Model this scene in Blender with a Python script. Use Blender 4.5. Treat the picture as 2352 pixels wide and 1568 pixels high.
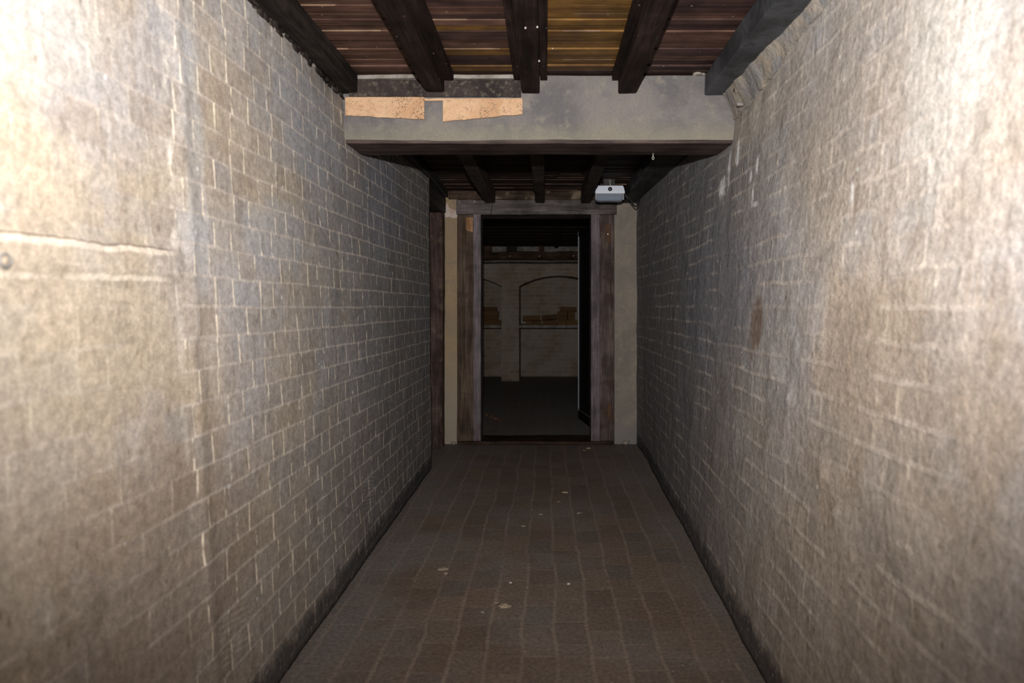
import bpy, bmesh, math, random
from mathutils import Vector, noise as mn, Matrix
C = bpy.context.scene.collection
scene = bpy.context.scene
for o in list(bpy.data.objects): bpy.data.objects.remove(o)
rnd = random.Random(7)

# ------------------------------------------------------------------ camera
CAMZ = 1.30; F = 1568.0; VX, VY = 1255.0, 705.0
cam_d = bpy.data.cameras.new('camera'); cam = bpy.data.objects.new('camera', cam_d); C.objects.link(cam)
cam.location = (0, 0, CAMZ); cam.rotation_euler = (math.radians(90), 0, 0)
cam_d.sensor_width = 36; cam_d.lens = 24; cam_d.shift_x = -79/2352; cam_d.shift_y = -79/2352
cam_d.clip_start = 0.05
cam_d.dof.use_dof = True; cam_d.dof.focus_distance = 5.0; cam_d.dof.aperture_fstop = 2.2
scene.camera = cam
# ------------------------------------------------------------------ world, flash, exposure
w = bpy.data.worlds.new('world'); scene.world = w; w.use_nodes = True
w.node_tree.nodes['Background'].inputs[0].default_value = (0.5, 0.55, 0.6, 1)
w.node_tree.nodes['Background'].inputs[1].default_value = 0.002
fl = bpy.data.lights.new('camera_flash', 'SPOT'); flash = bpy.data.objects.new('camera_flash', fl); C.objects.link(flash)
FLASH = (-0.02, -0.02, CAMZ+0.30)
flash.location = FLASH; flash.rotation_euler = (math.radians(90+24), 0, math.radians(1.5))
fl.energy = 840; fl.spot_size = math.radians(142); fl.spot_blend = 1.0; fl.shadow_soft_size = 0.022
fl.color = (1.0, 0.97, 0.95)
vs = scene.view_settings
vs.view_transform = 'Standard'; vs.look = 'None'; vs.gamma = 1; vs.exposure = 0.0; vs.use_curve_mapping = False

def at(px, py, Y):
    return Vector(((px-VX)/F*Y, Y, CAMZ-(py-VY)/F*Y))

# ------------------------------------------------------------------ object helpers
def tag(o, label=None, cat=None, group=None, kind=None):
    if label: o['label'] = label
    if cat: o['category'] = cat
    if group: o['group'] = group
    if kind: o['kind'] = kind
    return o
def empty(name, loc, label, cat, group=None, kind=None):
    o = bpy.data.objects.new(name, None); C.objects.link(o); o.location = loc; o.empty_display_size = 0.1
    return tag(o, label, cat, group, kind)
def obj(name, bm, mats, parent=None, smooth=False, origin=None, label=None, cat=None, group=None, kind=None):
    bmesh.ops.recalc_face_normals(bm, faces=bm.faces)
    base = Vector((0, 0, 0))
    if parent is not None:
        p = parent
        while p is not None: base += p.location; p = p.parent
    loc = Vector((0, 0, 0))
    if parent is None:
        if origin is None:
            xs = [v.co.x for v in bm.verts]; ys = [v.co.y for v in bm.verts]; zs = [v.co.z for v in bm.verts]
            origin = ((min(xs)+max(xs))/2, (min(ys)+max(ys))/2, min(zs))
        loc = Vector(origin)
    for v in bm.verts: v.co -= base + loc
    me = bpy.data.meshes.new(name); bm.to_mesh(me); bm.free()
    if not isinstance(mats, (list, tuple)): mats = [mats]
    for m in mats: me.materials.append(m)
    if smooth:
        for p in me.polygons: p.use_smooth = True
    o = bpy.data.objects.new(name, me); C.objects.link(o)
    if parent is not None: o.parent = parent
    else: o.location = loc
    return tag(o, label, cat, group, kind)
def struct(name, bm, m, label, cat, parent=None, smooth=False):
    return obj(name, bm, m, parent, smooth, origin=(0, 0, 0), label=label, cat=cat, kind='structure')

def box(bm, x0, x1, y0, y1, z0, z1, bev=0.0, mi=0):
    vs_ = [bm.verts.new(p) for p in ((x0,y0,z0),(x1,y0,z0),(x1,y1,z0),(x0,y1,z0),(x0,y0,z1),(x1,y0,z1),(x1,y1,z1),(x0,y1,z1))]
    fs = [bm.faces.new([vs_[i] for i in q]) for q in ((0,3,2,1),(4,5,6,7),(0,1,5,4),(1,2,6,5),(2,3,7,6),(3,0,4,7))]
    for f in fs: f.material_index = mi
    if bev > 0:
        es = list({e for f in fs for e in f.edges})
        bmesh.ops.bevel(bm, geom=es, offset=bev, segments=2, profile=0.6, affect='EDGES', clamp_overlap=True)
    return bm
def B(*a, **k):
    bm = bmesh.new(); box(bm, *a, **k); return bm
def wobble(bm, amp, sc, seed=0, ax=(1,1,1)):
    off = Vector((seed*7.3, seed*3.1, seed*1.7))
    for v in bm.verts:
        n = mn.noise_vector(v.co*sc+off)
        v.co += Vector((n.x*ax[0], n.y*ax[1], n.z*ax[2]))*amp
def timber(x0, x1, y0, y1, z0, z1, bev=0.006, amp=0.004, seed=0, step=0.05, taper=None):
    """squared timber, hewn: cut into short lengths and gently uneven; taper=(dx) shifts x with y"""
    bm = bmesh.new(); box(bm, x0, x1, y0, y1, z0, z1)
    d = [x1-x0, y1-y0, z1-z0]; ax = d.index(max(d)); n = max(2, int(d[ax]/step))
    lo = (x0, y0, z0)[ax]
    bmesh.ops.bevel(bm, geom=list(bm.edges), offset=bev, segments=2, profile=0.5, affect='EDGES')
    no = [0,0,0]; no[ax] = 1
    for i in range(1, n):
        co = [0,0,0]; co[ax] = lo + d[ax]*i/n
        bmesh.ops.bisect_plane(bm, geom=list(bm.verts)+list(bm.edges)+list(bm.faces), plane_co=co, plane_no=no)
    wobble(bm, amp, 2.2, seed); wobble(bm, amp*0.5, 9, seed+1)
    if taper:
        for v in bm.verts: v.co.x += taper(v.co.y)
    return bm
def tube(bm, pts, r, seg=8, closed=False, mi=0):
    rings = []; n = len(pts); pts = [Vector(p) for p in pts]
    for i, p in enumerate(pts):
        a = pts[(i-1) % n] if (closed or i > 0) else p
        b = pts[(i+1) % n] if (closed or i < n-1) else p
        t = (b-a).normalized(); up = Vector((0,0,1)) if abs(t.z) < 0.9 else Vector((1,0,0))
        u = t.cross(up).normalized(); v = t.cross(u)
        rr = r[i] if isinstance(r, (list, tuple)) else r
        rings.append([bm.verts.new(p+(u*math.cos(k*2*math.pi/seg)+v*math.sin(k*2*math.pi/seg))*rr) for k in range(seg)])
    for i in range(n if closed else n-1):
        A, Bq = rings[i], rings[(i+1) % n]
        for k in range(seg):
            bm.faces.new((A[k], A[(k+1)%seg], Bq[(k+1)%seg], Bq[k])).material_index = mi
    if not closed:
        bm.faces.new(rings[0][::-1]).material_index = mi; bm.faces.new(rings[-1]).material_index = mi
    return bm
def lathe(bm, prof, seg=20, axis='Z', c=(0,0,0)):
    """prof: (radius, along) pairs"""
    rings = []; c = Vector(c)
    for r, h in prof:
        ring = []
        for k in range(seg):
            a = k*2*math.pi/seg
            if axis == 'Z': p = Vector((r*math.cos(a), r*math.sin(a), h))
            elif axis == 'X': p = Vector((h, r*math.cos(a), r*math.sin(a)))
            else: p = Vector((r*math.cos(a), h, r*math.sin(a)))
            ring.append(bm.verts.new(c+p))
        rings.append(ring)
    for i in range(len(rings)-1):
        for k in range(seg):
            bm.faces.new((rings[i][k], rings[i][(k+1)%seg], rings[i+1][(k+1)%seg], rings[i+1][k]))
    bm.faces.new(rings[0]); bm.faces.new(rings[-1])
    return bm
def lump(center, r, seed, flat=0.6, sub=2, rough=0.35):
    bm = bmesh.new(); bmesh.ops.create_icosphere(bm, subdivisions=sub, radius=1.0)
    off = Vector((seed*5.1, seed*2.3, seed))
    for v in bm.verts:
        k = 1 + rough*mn.noise(v.co*1.4+off) + rough*0.5*mn.noise(v.co*4+off)
        v.co = Vector((v.co.x*k*r[0], v.co.y*k*r[1], max(v.co.z*k, -0.45)*r[2]*flat/0.6)) + Vector(center)
    zmin = min(v.co.z for v in bm.verts)
    for v in bm.verts: v.co.z += center[2]-zmin
    return bm

# ------------------------------------------------------------------ node helpers
class NT:
    def __init__(s, name):
        s.m = bpy.data.materials.new(name); s.m.use_nodes = True; s.t = s.m.node_tree; s.n = s.t.nodes; s.l = s.t.links
        s.b = s.n['Principled BSDF']; s.geo = s.n.new('ShaderNodeNewGeometry'); s.pos = s.geo.outputs['Position']
        sx = s.n.new('ShaderNodeSeparateXYZ'); s.l.new(s.pos, sx.inputs[0]); s.x, s.y, s.z = sx.outputs
    def put(s, sock, v):
        if isinstance(v, bpy.types.NodeSocket): s.l.new(v, sock)
        elif isinstance(v, (tuple, list)) and len(v) == 3 and sock.type == 'RGBA': sock.default_value = (*v, 1)
        elif v is not None: sock.default_value = v
    def M(s, op, a, b=None, c=None, clamp=False):
        n = s.n.new('ShaderNodeMath'); n.operation = op; n.use_clamp = clamp
        for i, v in enumerate((a, b, c)):
            if v is not None: s.put(n.inputs[i], v)
        return n.outputs[0]
    def comb(s, x, y, z):
        n = s.n.new('ShaderNodeCombineXYZ')
        for i, v in enumerate((x, y, z)): s.put(n.inputs[i], v)
        return n.outputs[0]
    def scale(s, v, sc):
        n = s.n.new('ShaderNodeVectorMath'); n.operation = 'MULTIPLY'; s.put(n.inputs[0], v); n.inputs[1].default_value = sc if isinstance(sc, tuple) else (sc,)*3
        return n.outputs[0]
    def noise(s, v, scale, detail=3, rough=0.55, dist=0.0):
        n = s.n.new('ShaderNodeTexNoise'); s.put(n.inputs['Vector'], v); n.inputs['Scale'].default_value = scale
        n.inputs['Detail'].default_value = detail; n.inputs['Roughness'].default_value = rough; n.inputs['Distortion'].default_value = dist
        return n.outputs['Fac']
    def vor(s, v, scale):
        n = s.n.new('ShaderNodeTexVoronoi'); s.put(n.inputs['Vector'], v); n.inputs['Scale'].default_value = scale
        return n.outputs['Distance'], n.outputs['Color']
    def ramp(s, v, lo, hi, a=0.0, b=1.0):
        n = s.n.new('ShaderNodeMapRange'); n.interpolation_type = 'SMOOTHSTEP'; s.put(n.inputs[0], v)
        n.inputs[1].default_value = lo; n.inputs[2].default_value = hi; n.inputs[3].default_value = a; n.inputs[4].default_value = b
        return n.outputs[0]
    def mix(s, f, a, b, mode='MIX'):
        n = s.n.new('ShaderNodeMix'); n.data_type = 'RGBA'; n.blend_type = mode; n.clamp_factor = True
        s.put(n.inputs[0], f); s.put(n.inputs[6], a); s.put(n.inputs[7], b); return n.outputs[2]
    def wn(s, v):
        n = s.n.new('ShaderNodeTexWhiteNoise'); n.noise_dimensions = '3D'; s.put(n.inputs['Vector'], v); return n.outputs['Value']
    def orand(s):
        return s.n.new('ShaderNodeObjectInfo').outputs['Random']
    def shade(s, col, v):   # multiply colour by scalar
        n = s.n.new('ShaderNodeMix'); n.data_type = 'RGBA'; n.blend_type = 'MULTIPLY'; n.inputs[0].default_value = 1
        s.put(n.inputs[6], col); s.put(n.inputs[7], s.comb(v, v, v)); return n.outputs[2]
    def done(s, col, rough=0.85, height=None, dist=0.01, strength=1.0, spec=0.3, metal=0.0):
        s.put(s.b.inputs['Base Color'], col); s.put(s.b.inputs['Roughness'], rough)
        s.b.inputs['Specular IOR Level'].default_value = spec; s.b.inputs['Metallic'].default_value = metal
        if height is not None:
            n = s.n.new('ShaderNodeBump'); n.inputs['Strength'].default_value = strength; n.inputs['Distance'].default_value = dist
            s.put(n.inputs['Height'], height); s.l.new(n.outputs[0], s.b.inputs['Normal'])
        return s.m
    def blob(s, u, v, cu, cv, ru, rv, nz, soft=0.35, amp=0.9):
        a = s.M('DIVIDE', s.M('SUBTRACT', u, cu), ru); b = s.M('DIVIDE', s.M('SUBTRACT', v, cv), rv)
        d = s.M('SQRT', s.M('ADD', s.M('MULTIPLY', a, a), s.M('MULTIPLY', b, b)))
        d = s.M('ADD', d, s.M('MULTIPLY', s.M('SUBTRACT', nz, 0.5), amp*2))
        return s.ramp(d, 1-soft, 1+soft, 1, 0)
    def band(s, v, lo, hi, soft):
        return s.M('MULTIPLY', s.ramp(v, lo-soft, lo+soft), s.ramp(v, hi-soft, hi+soft, 1, 0))

def brickwork(T, u, v, H, P, L, mw_h, mw_v, v0=0.0, warp=0.012, flemish=True):
    """returns (horizontal joint mask, vertical joint mask, brick random, second random)"""
    nz = T.noise(T.comb(u, v, 0.0), 2.0, 2); nz2 = T.noise(T.comb(u, v, 4.0), 11.0, 2)
    v2 = T.M('ADD', T.M('SUBTRACT', v, v0), T.M('ADD', T.M('MULTIPLY', T.M('SUBTRACT', nz, 0.5), warp*1.6), T.M('MULTIPLY', T.M('SUBTRACT', nz2, 0.5), warp*0.5)))
    row = T.M('FLOOR', T.M('DIVIDE', v2, H)); fv = T.M('SUBTRACT', T.M('DIVIDE', v2, H), row)
    jit = T.wn(T.comb(row, 3.0, 9.0))
    nz3 = T.noise(T.comb(u, T.M('MULTIPLY', row, 3.7), 2.0), 3.0, 1)
    u2 = T.M('ADD', u, T.M('MULTIPLY', T.M('SUBTRACT', nz2, 0.5), warp*0.5))
    u2 = T.M('ADD', u2, T.M('MULTIPLY', T.M('SUBTRACT', nz3, 0.5), 0.16))
    uo = T.M('ADD', T.M('DIVIDE', u2, P), T.M('ADD', T.M('MULTIPLY', T.M('MODULO', row, 2.0), 0.5), T.M('MULTIPLY', jit, 0.22)))
    col = T.M('FLOOR', uo); fu = T.M('MULTIPLY', T.M('SUBTRACT', uo, col), P)
    dU = T.M('MINIMUM', fu, T.M('SUBTRACT', P, fu))
    if flemish: dU = T.M('MINIMUM', dU, T.M('ABSOLUTE', T.M('SUBTRACT', fu, L)))
    dV = T.M('MULTIPLY', T.M('MINIMUM', fv, T.M('SUBTRACT', 1.0, fv)), H)
    part = T.M('GREATER_THAN', fu, L) if flemish else 0.0
    idv = T.comb(T.M('ADD', T.M('MULTIPLY', col, 2.0), part), row, 1.0)
    fr = T.M('ADD', 0.7, T.M('MULTIPLY', T.noise(T.comb(u, v, 8.0), 30, 2), 0.7))
    mh = T.ramp(T.M('DIVIDE', dV, fr), mw_h*0.35, mw_h, 1, 0); mv = T.ramp(T.M('DIVIDE', dU, fr), mw_v*0.3, mw_v, 1, 0)
    idw = T.comb(T.M('ADD', T.M('MULTIPLY', col, 2.0), part), row, 7.0)
    return mh, mv, T.wn(idv), T.wn(idw)

# ------------------------------------------------------------------ materials
def wall_material(side):
    T = NT('painted_brick_'+side); L = side == 'left'
    u, v = T.y, T.z; uv = T.comb(u, v, 0.0 if L else 7.0)
    H = 0.0905
    if L: mh, mv, r1, r2 = brickwork(T, u, v, H, 0.32, 0.212, 0.0068, 0.0056, v0=1.3-H*20, warp=0.011)
    else: mh, mv, r1, r2 = brickwork(T, u, v, H, 0.32, 0.212, 0.011, 0.010, v0=1.3-H*20, warp=0.026)
    big = T.noise(uv, 1.3, 4, 0.6, 0.4); med = T.noise(uv, 6, 6, 0.68, 0.3); fine = T.noise(uv, 38, 4, 0.75); vf = T.noise(T.pos, 230, 2, 0.7)
    mid = T.noise(uv, 17, 4, 0.7)
    streak = T.noise(T.comb(T.M('MULTIPLY', u, 15.0), T.M('MULTIPLY', v, 4.0), 1.0), 1.0, 6, 0.72, 0.3)
    streak2 = T.noise(T.comb(T.M('MULTIPLY', u, 40.0), T.M('MULTIPLY', v, 12.0), 5.0), 1.0, 5, 0.75)
    grey = (0.315, 0.292, 0.280); tan = (0.345, 0.285, 0.215); blue = (0.245, 0.250, 0.265); brown = (0.225, 0.168, 0.118)
    col = T.mix(T.ramp(big, 0.36, 0.66), grey, tan if L else (0.33, 0.285, 0.24))
    col = T.mix(T.M('MULTIPLY', T.ramp(r1, 0.5, 0.95), 0.30 if L else 0.18), col, brown)
    col = T.mix(T.M('MULTIPLY', T.ramp(r2, 0.6, 1.0), 0.35 if L else 0.2), col, blue)
    col = T.mix(T.M('MULTIPLY', T.ramp(streak, 0.50, 0.68), 0.60), col, (0.205, 0.160, 0.122))
    col = T.mix(T.M('MULTIPLY', T.ramp(streak2, 0.50, 0.76), 0.38), col, (0.42, 0.375, 0.33))
    col = T.mix(T.M('MULTIPLY', T.ramp(med, 0.50, 0.70), 0.42), col, (0.175, 0.155, 0.138))
    col = T.mix(T.M('MULTIPLY', T.ramp(mid, 0.52, 0.75), 0.28), col, (0.43, 0.385, 0.33))
    col = T.mix(T.M('MULTIPLY', T.ramp(T.M('ADD', v, T.M('MULTIPLY', med, 0.5)), 0.4, 1.5, 1, 0), 0.45), col, (0.205, 0.160, 0.118))
    col = T.mix(T.M('MULTIPLY', T.ramp(T.M('ADD', u, T.M('MULTIPLY', med, 0.8)), 2.2, 4.6), 0.76 if L else 0.80), col, (0.108, 0.110, 0.118))  # greyer paint deeper in, darkened further to paint in the grazing light's falloff
    nzb = T.noise(uv, 4.5, 5, 0.65)
    if L:
        for (cu, cv, ru, rv, c, st) in ((3.0, 2.1, .45, .22, (0.24,0.255,0.28), .5), (1.98, 1.75, .06, .40, (0.34,0.355,0.37), .35),
                (1.2, 1.1, .42, .5, (0.35,0.285,0.205), .55), (1.15, 1.60, .3, .12, (0.44,0.37,0.27), .45), (1.8, 0.6, .5, .35, (0.20,0.145,0.10), .5),
                (2.6, 1.55, .3, .14, (0.27,0.285,0.31), .4), (4.2, 1.9, .5, .3, (0.15,0.155,0.18), .5), (1.3, 2.0, .3, .25, (0.42,0.40,0.37), .5)):
            col = T.mix(T.M('MULTIPLY', T.blob(u, v, cu, cv, ru, rv, nzb), st), col, c)
        flat = T.ramp(T.M('ADD', u, T.M('MULTIPLY', T.M('SUBTRACT', med, 0.5), 0.25)), 1.72, 1.92)     # nearer length plastered over
        gone = T.ramp(T.noise(uv, 3.1, 3), 0.40, 0.58)
        mh = T.M('MULTIPLY', mh, T.M('MAXIMUM', flat, T.M('MULTIPLY', gone, 0.6))); mv = T.M('MULTIPLY', mv, T.M('MAXIMUM', flat, T.M('MULTIPLY', gone, 0.35)))
        jh, jv = 0.52, 0.80
    else:
        for (cu, cv, ru, rv, c, st) in ((2.85, 1.22, .09, .12, (0.13,0.08,0.05), .75), (1.9, 1.2, .3, .22, (0.34,0.26,0.18), .45), (1.32, 1.15, .12, .2, (0.34,0.25,0.16), .32),
                (3.2, 2.2, .35, .18, (0.31,0.27,0.22), .6), (3.7, 1.4, .7, .4, (0.14,0.145,0.17), .5), (2.3, 1.9, .4, .3, (0.25,0.215,0.18), .5), (1.8, 0.9, .5, .4, (0.22,0.175,0.13), .4),
                (1.55, 1.9, .2, .3, (0.40,0.385,0.36), .6)):
            col = T.mix(T.M('MULTIPLY', T.blob(u, v, cu, cv, ru, rv, nzb), st), col, c)
        soft = T.ramp(T.noise(uv, 3.4, 4, 0.6), 0.40, 0.62, 0.05, 0.95)
        mh = T.M('MULTIPLY', mh, soft); mv = T.M('MULTIPLY', mv, T.M('MULTIPLY', soft, 0.45))
        jh, jv = 0.50, 0.5
    # joints: pale pointing, cream drips in the perpends, painted brighter for facing the flash
    brk = T.ramp(T.noise(uv, 13, 3, 0.6), 0.40, 0.55)
    brh = T.ramp(T.noise(uv, 9, 3, 0.6), 0.33, 0.50, 0.45, 1.0)
    col = T.mix(T.M('MULTIPLY', T.M('MULTIPLY', mh, jh), brh), col, (0.44, 0.385, 0.335))
    col = T.mix(T.M('MULTIPLY', T.M('MULTIPLY', mv, jv), brk), col, (0.74, 0.64, 0.50))
    d, _ = T.vor(T.comb(u, v, 0.0), 7.0); d = T.M('ADD', d, T.M('MULTIPLY', fine, 0.10))
    col = T.mix(T.M('MULTIPLY', T.ramp(d, 0.085, 0.115, 1, 0), 0.7), col, (0.60, 0.60, 0.58))
    d2, _ = T.vor(T.comb(T.M('MULTIPLY', u, 2.0), v, 3.0), 9.0)
    col = T.mix(T.M('MULTIPLY', T.ramp(T.M('ADD', d2, T.M('MULTIPLY', fine, 0.2)), 0.14, 0.22, 1, 0), 0.55), col, (0.12, 0.09, 0.065))
    if not L:   # efflorescence runs
        n4 = T.noise(T.comb(T.M('MULTIPLY', u, 60.0), T.M('MULTIPLY', v, 22.0), 0.0), 1.0, 4, 0.7)
        for (cu, cv, ru, rv) in ((3.03, 1.93, .020, .040), (3.12, 1.90, .018, .030), (3.07, 1.80, .012, .05), (3.02, 1.755, .03, .012), (3.52, 2.02, .02, .10), (3.38, 2.06, .025, .06), (3.62, 1.93, .05, .05), (2.02, 1.63, .010, .03)):
            col = T.mix(T.M('MULTIPLY', T.blob(u, v, cu, cv, ru, rv, n4, 0.4, 1.6), 0.75), col, (0.66, 0.645, 0.64))
    else:       # combed keying bricks, raised band's dirty crack, edge shadow and bright lip painted in
        for (cu, wd) in ((2.08, .10), (3.63, .11), (5.02, .12)):
            box_m = T.M('MULTIPLY', T.band(u, cu-wd, cu+wd, 0.01), T.band(v, 0.24, 0.40, 0.012))
            wv = T.M('SINE', T.M('ADD', T.M('MULTIPLY', u, 60.0), T.M('MULTIPLY', v, 330.0)))
            box_m = T.M('MULTIPLY', box_m, T.ramp(T.noise(uv, 14, 3), 0.38, 0.55))
            col = T.mix(T.M('MULTIPLY', T.M('MULTIPLY', box_m, T.ramp(wv, 0.2, 0.9)), 0.40), col, (0.42, 0.37, 0.31))
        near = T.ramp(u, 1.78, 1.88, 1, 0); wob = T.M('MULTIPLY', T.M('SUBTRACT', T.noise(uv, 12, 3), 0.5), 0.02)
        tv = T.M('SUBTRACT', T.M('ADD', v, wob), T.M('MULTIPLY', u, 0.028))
        seam_shade = T.M('MULTIPLY', T.band(tv, 1.399, 1.4035, 0.0015), near); lipc = T.M('MULTIPLY', T.band(tv, 1.385, 1.399, 0.003), near)
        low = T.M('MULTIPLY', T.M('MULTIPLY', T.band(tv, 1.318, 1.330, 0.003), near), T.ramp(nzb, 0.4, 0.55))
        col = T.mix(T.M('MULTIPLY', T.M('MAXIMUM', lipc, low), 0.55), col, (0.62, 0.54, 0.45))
        col = T.mix(T.M('MULTIPLY', seam_shade, 0.75), col, (0.10, 0.075, 0.055))
        ridge = T.M('MULTIPLY', T.band(T.M('ADD', u, T.M('MULTIPLY', wob, 5.0)), 1.84, 1.87, 0.012), T.M('MULTIPLY', T.ramp(T.noise(uv, 10, 4), 0.46, 0.60), T.ramp(v, 1.0, 1.5, 0.35, 1.0)))
        col = T.mix(T.M('MULTIPLY', ridge, 0.55), col, (0.62, 0.57, 0.50))
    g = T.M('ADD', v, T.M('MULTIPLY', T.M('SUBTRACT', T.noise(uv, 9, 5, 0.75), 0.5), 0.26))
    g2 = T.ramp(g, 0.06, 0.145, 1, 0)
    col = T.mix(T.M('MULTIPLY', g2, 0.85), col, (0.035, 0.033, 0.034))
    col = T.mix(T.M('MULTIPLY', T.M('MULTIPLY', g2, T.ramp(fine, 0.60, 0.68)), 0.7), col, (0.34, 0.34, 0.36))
    col = T.shade(col, T.ramp(fine, 0.30, 0.70, 0.80, 1.20))
    col = T.shade(col, T.ramp(vf, 0.30, 0.70, 0.82, 1.18)); col = T.shade(col, T.ramp(T.noise(T.pos, 480, 1, 0.5), 0.3, 0.7, 0.80, 1.20))
    h = T.M('ADD', T.M('MULTIPLY', med, 1.1 if L else 1.6), T.M('MULTIPLY', fine, 0.22))
    h = T.M('ADD', h, T.M('MULTIPLY', mid, 0.35))
    h = T.M('ADD', h, T.M('MULTIPLY', T.M('MAXIMUM', mh, mv), 0.12 if L else 0.20))
    h = T.M('ADD', h, T.M('MULTIPLY', T.M('SUBTRACT', r2, 0.5), 0.05))
    h = T.M('ADD', h, T.M('MULTIPLY', streak2, 0.30 if L else 0.18))
    return T.done(col, 0.62, h, 0.012 if L else 0.016, 0.50 if L else 0.62, spec=0.22)
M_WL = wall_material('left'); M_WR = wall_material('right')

def plaster(name, c1, c2, c3=None, sc=2.0, rough=0.85, bump=0.4, specks=0.0, zg=None):
    T = NT(name)
    big = T.noise(T.pos, sc, 4, 0.6, 0.3); med = T.noise(T.pos, sc*5, 4, 0.6); fine = T.noise(T.pos, 90, 3, 0.7)
    col = T.mix(T.ramp(big, 0.35, 0.65), c1, c2)
    if c3: col = T.mix(T.M('MULTIPLY', T.ramp(med, 0.5, 0.72), 0.6), col, c3)
    if zg:
        col = T.mix(T.M('MULTIPLY', T.ramp(T.M('ADD', T.z, T.M('MULTIPLY', big, 0.1)), zg[0], zg[1], 1, 0), zg[3]), col, zg[2])
    if specks:
        d, _ = T.vor(T.pos, 110); col = T.mix(T.M('MULTIPLY', T.M('MULTIPLY', T.ramp(T.M('ADD', d, T.M('MULTIPLY', fine, .3)), 0.40, 0.52, 1, 0), T.ramp(T.noise(T.pos, 11, 3), 0.46, 0.58)), specks), col, (0.06, 0.05, 0.045))
    col = T.shade(col, T.M('ADD', 0.72, T.M('MULTIPLY', fine, 0.56)))
    return T.done(col, rough, T.M('ADD', med, T.M('MULTIPLY', fine, 0.35)), 0.006, bump, spec=0.12)
M_BEAM = plaster('beam_render', (0.142, 0.126, 0.118), (0.088, 0.084, 0.085), (0.178, 0.160, 0.130), 3.2, zg=(2.2, 2.33, (0.165, 0.152, 0.108), 0.55))
M_BARE = plaster('bare_ochre_plaster', (0.36, 0.215, 0.120), (0.43, 0.285, 0.175), (0.25, 0.150, 0.085), 7, specks=0.9)
M_TAR = plaster('tarred_band', (0.020, 0.015, 0.014), (0.036, 0.027, 0.024), (0.13, 0.11, 0.085), 7, bump=1.0)
M_JPL = plaster('doorside_plaster', (0.225, 0.192, 0.158), (0.170, 0.150, 0.128), (0.26, 0.215, 0.16), 3, zg=(0.05, 0.35, (0.17, 0.165, 0.16), 0.7))
M_GOLD = plaster('ochre_plaster', (0.30, 0.22, 0.13), (0.25, 0.19, 0.125), (0.21, 0.165, 0.125), 2.4, zg=(0.3, 1.1, (0.27, 0.235, 0.19), 0.7))
M_PINK = plaster('broken_brick', (0.42, 0.29, 0.25), (0.50, 0.45, 0.40), (0.33, 0.2, 0.17), 14)
M_WHITE = plaster('whitewash', (0.24, 0.22, 0.20), (0.13, 0.115, 0.10), None, 9)
M_MORTAR = plaster('rough_mortar', (0.25, 0.215, 0.17), (0.17, 0.165, 0.16), (0.28, 0.20, 0.16), 9, bump=0.9)
M_CRUMB = plaster('crumb', (0.30, 0.24, 0.175), (0.22, 0.18, 0.135), None, 20)
M_CHALK = plaster('chalk', (0.62, 0.58, 0.52), (0.55, 0.52, 0.48), None, 20)

def wood(name, c1, c2, axis, rough=0.7, gloss=0.3, specks=0.0, stain=None, rnd_amt=0.25, bump=0.5, grain=1.0):
    T = NT(name); s1, s2 = 26.0*grain, 1.6
    sc = [s1, s1, s1]; sc['XYZ'.index(axis)] = s2
    p = T.scale(T.pos, tuple(sc)); g = T.noise(p, 1.0, 5, 0.65, 0.3)
    sc2 = [110.0, 110.0, 110.0]; sc2['XYZ'.index(axis)] = 5.0
    g2 = T.noise(T.scale(T.pos, tuple(sc2)), 1.0, 3, 0.6)
    med = T.noise(T.pos, 5, 4, 0.6)
    col = T.mix(T.ramp(g, 0.32, 0.68), c1, c2)
    col = T.shade(col, T.ramp(g2, 0.3, 0.7, 0.72, 1.28))
    col = T.shade(col, T.ramp(med, 0.32, 0.68, 0.62, 1.28))
    if rnd_amt: col = T.shade(col, T.M('ADD', 1-rnd_amt/2, T.M('MULTIPLY', T.orand(), rnd_amt)))
    if stain: col = T.mix(T.M('MULTIPLY', T.ramp(T.noise(T.pos, 7, 4), 0.52, 0.68), stain[1]), col, stain[0])
    if specks:
        d, _ = T.vor(T.pos, 18); d = T.M('ADD', d, T.M('MULTIPLY', T.noise(T.pos, 90, 2), 0.16))
        col = T.mix(T.M('MULTIPLY', T.ramp(d, 0.12, 0.14, 1, 0), specks), col, (0.55, 0.47, 0.40))
    return T.done(col, rough, T.M('ADD', g, T.M('MULTIPLY', g2, 0.5)), 0.003, bump, spec=gloss*0.35)
M_JOIST = wood('joist_wood', (0.008, 0.005, 0.004), (0.022, 0.013, 0.011), 'Y', 0.75, 0.22, specks=0.5)
M_JOISTL = wood('joist_wood_edge', (0.010, 0.008, 0.007), (0.028, 0.022, 0.019), 'Y', 0.8, 0.2)
M_BITUM = plaster('bitumen_wrap', (0.026, 0.027, 0.029), (0.058, 0.060, 0.066), (0.016, 0.015, 0.015), 4.5, rough=0.42, bump=0.5)
M_REARJ = wood('rear_joist', (0.030, 0.022, 0.018), (0.062, 0.048, 0.040), 'Y', 0.7, 0.35, specks=0.4)
M_SOFFIT = wood('beam_soffit', (0.030, 0.020, 0.018), (0.060, 0.042, 0.038), 'X', 0.6, 0.3)
M_PLATE = wood('wall_plate', (0.034, 0.022, 0.016), (0.07, 0.046, 0.032), 'X', 0.85, 0.2, stain=((0.26, 0.20, 0.14), 0.5))
M_LINTEL = wood('lintel_wood', (0.062, 0.052, 0.049), (0.115, 0.098, 0.094), 'X', 0.8, 0.25, specks=0.3)
M_JAMB = wood('jamb_wood', (0.050, 0.033, 0.024), (0.100, 0.072, 0.052), 'Z', 0.8, 0.25, stain=((0.065, 0.032, 0.022), 0.7))
M_JAMBR = wood('jamb_wood_brown', (0.055, 0.038, 0.031), (0.105, 0.078, 0.070), 'Z', 0.75, 0.3, stain=((0.05, 0.026, 0.019), 0.75), specks=0.35)
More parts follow.
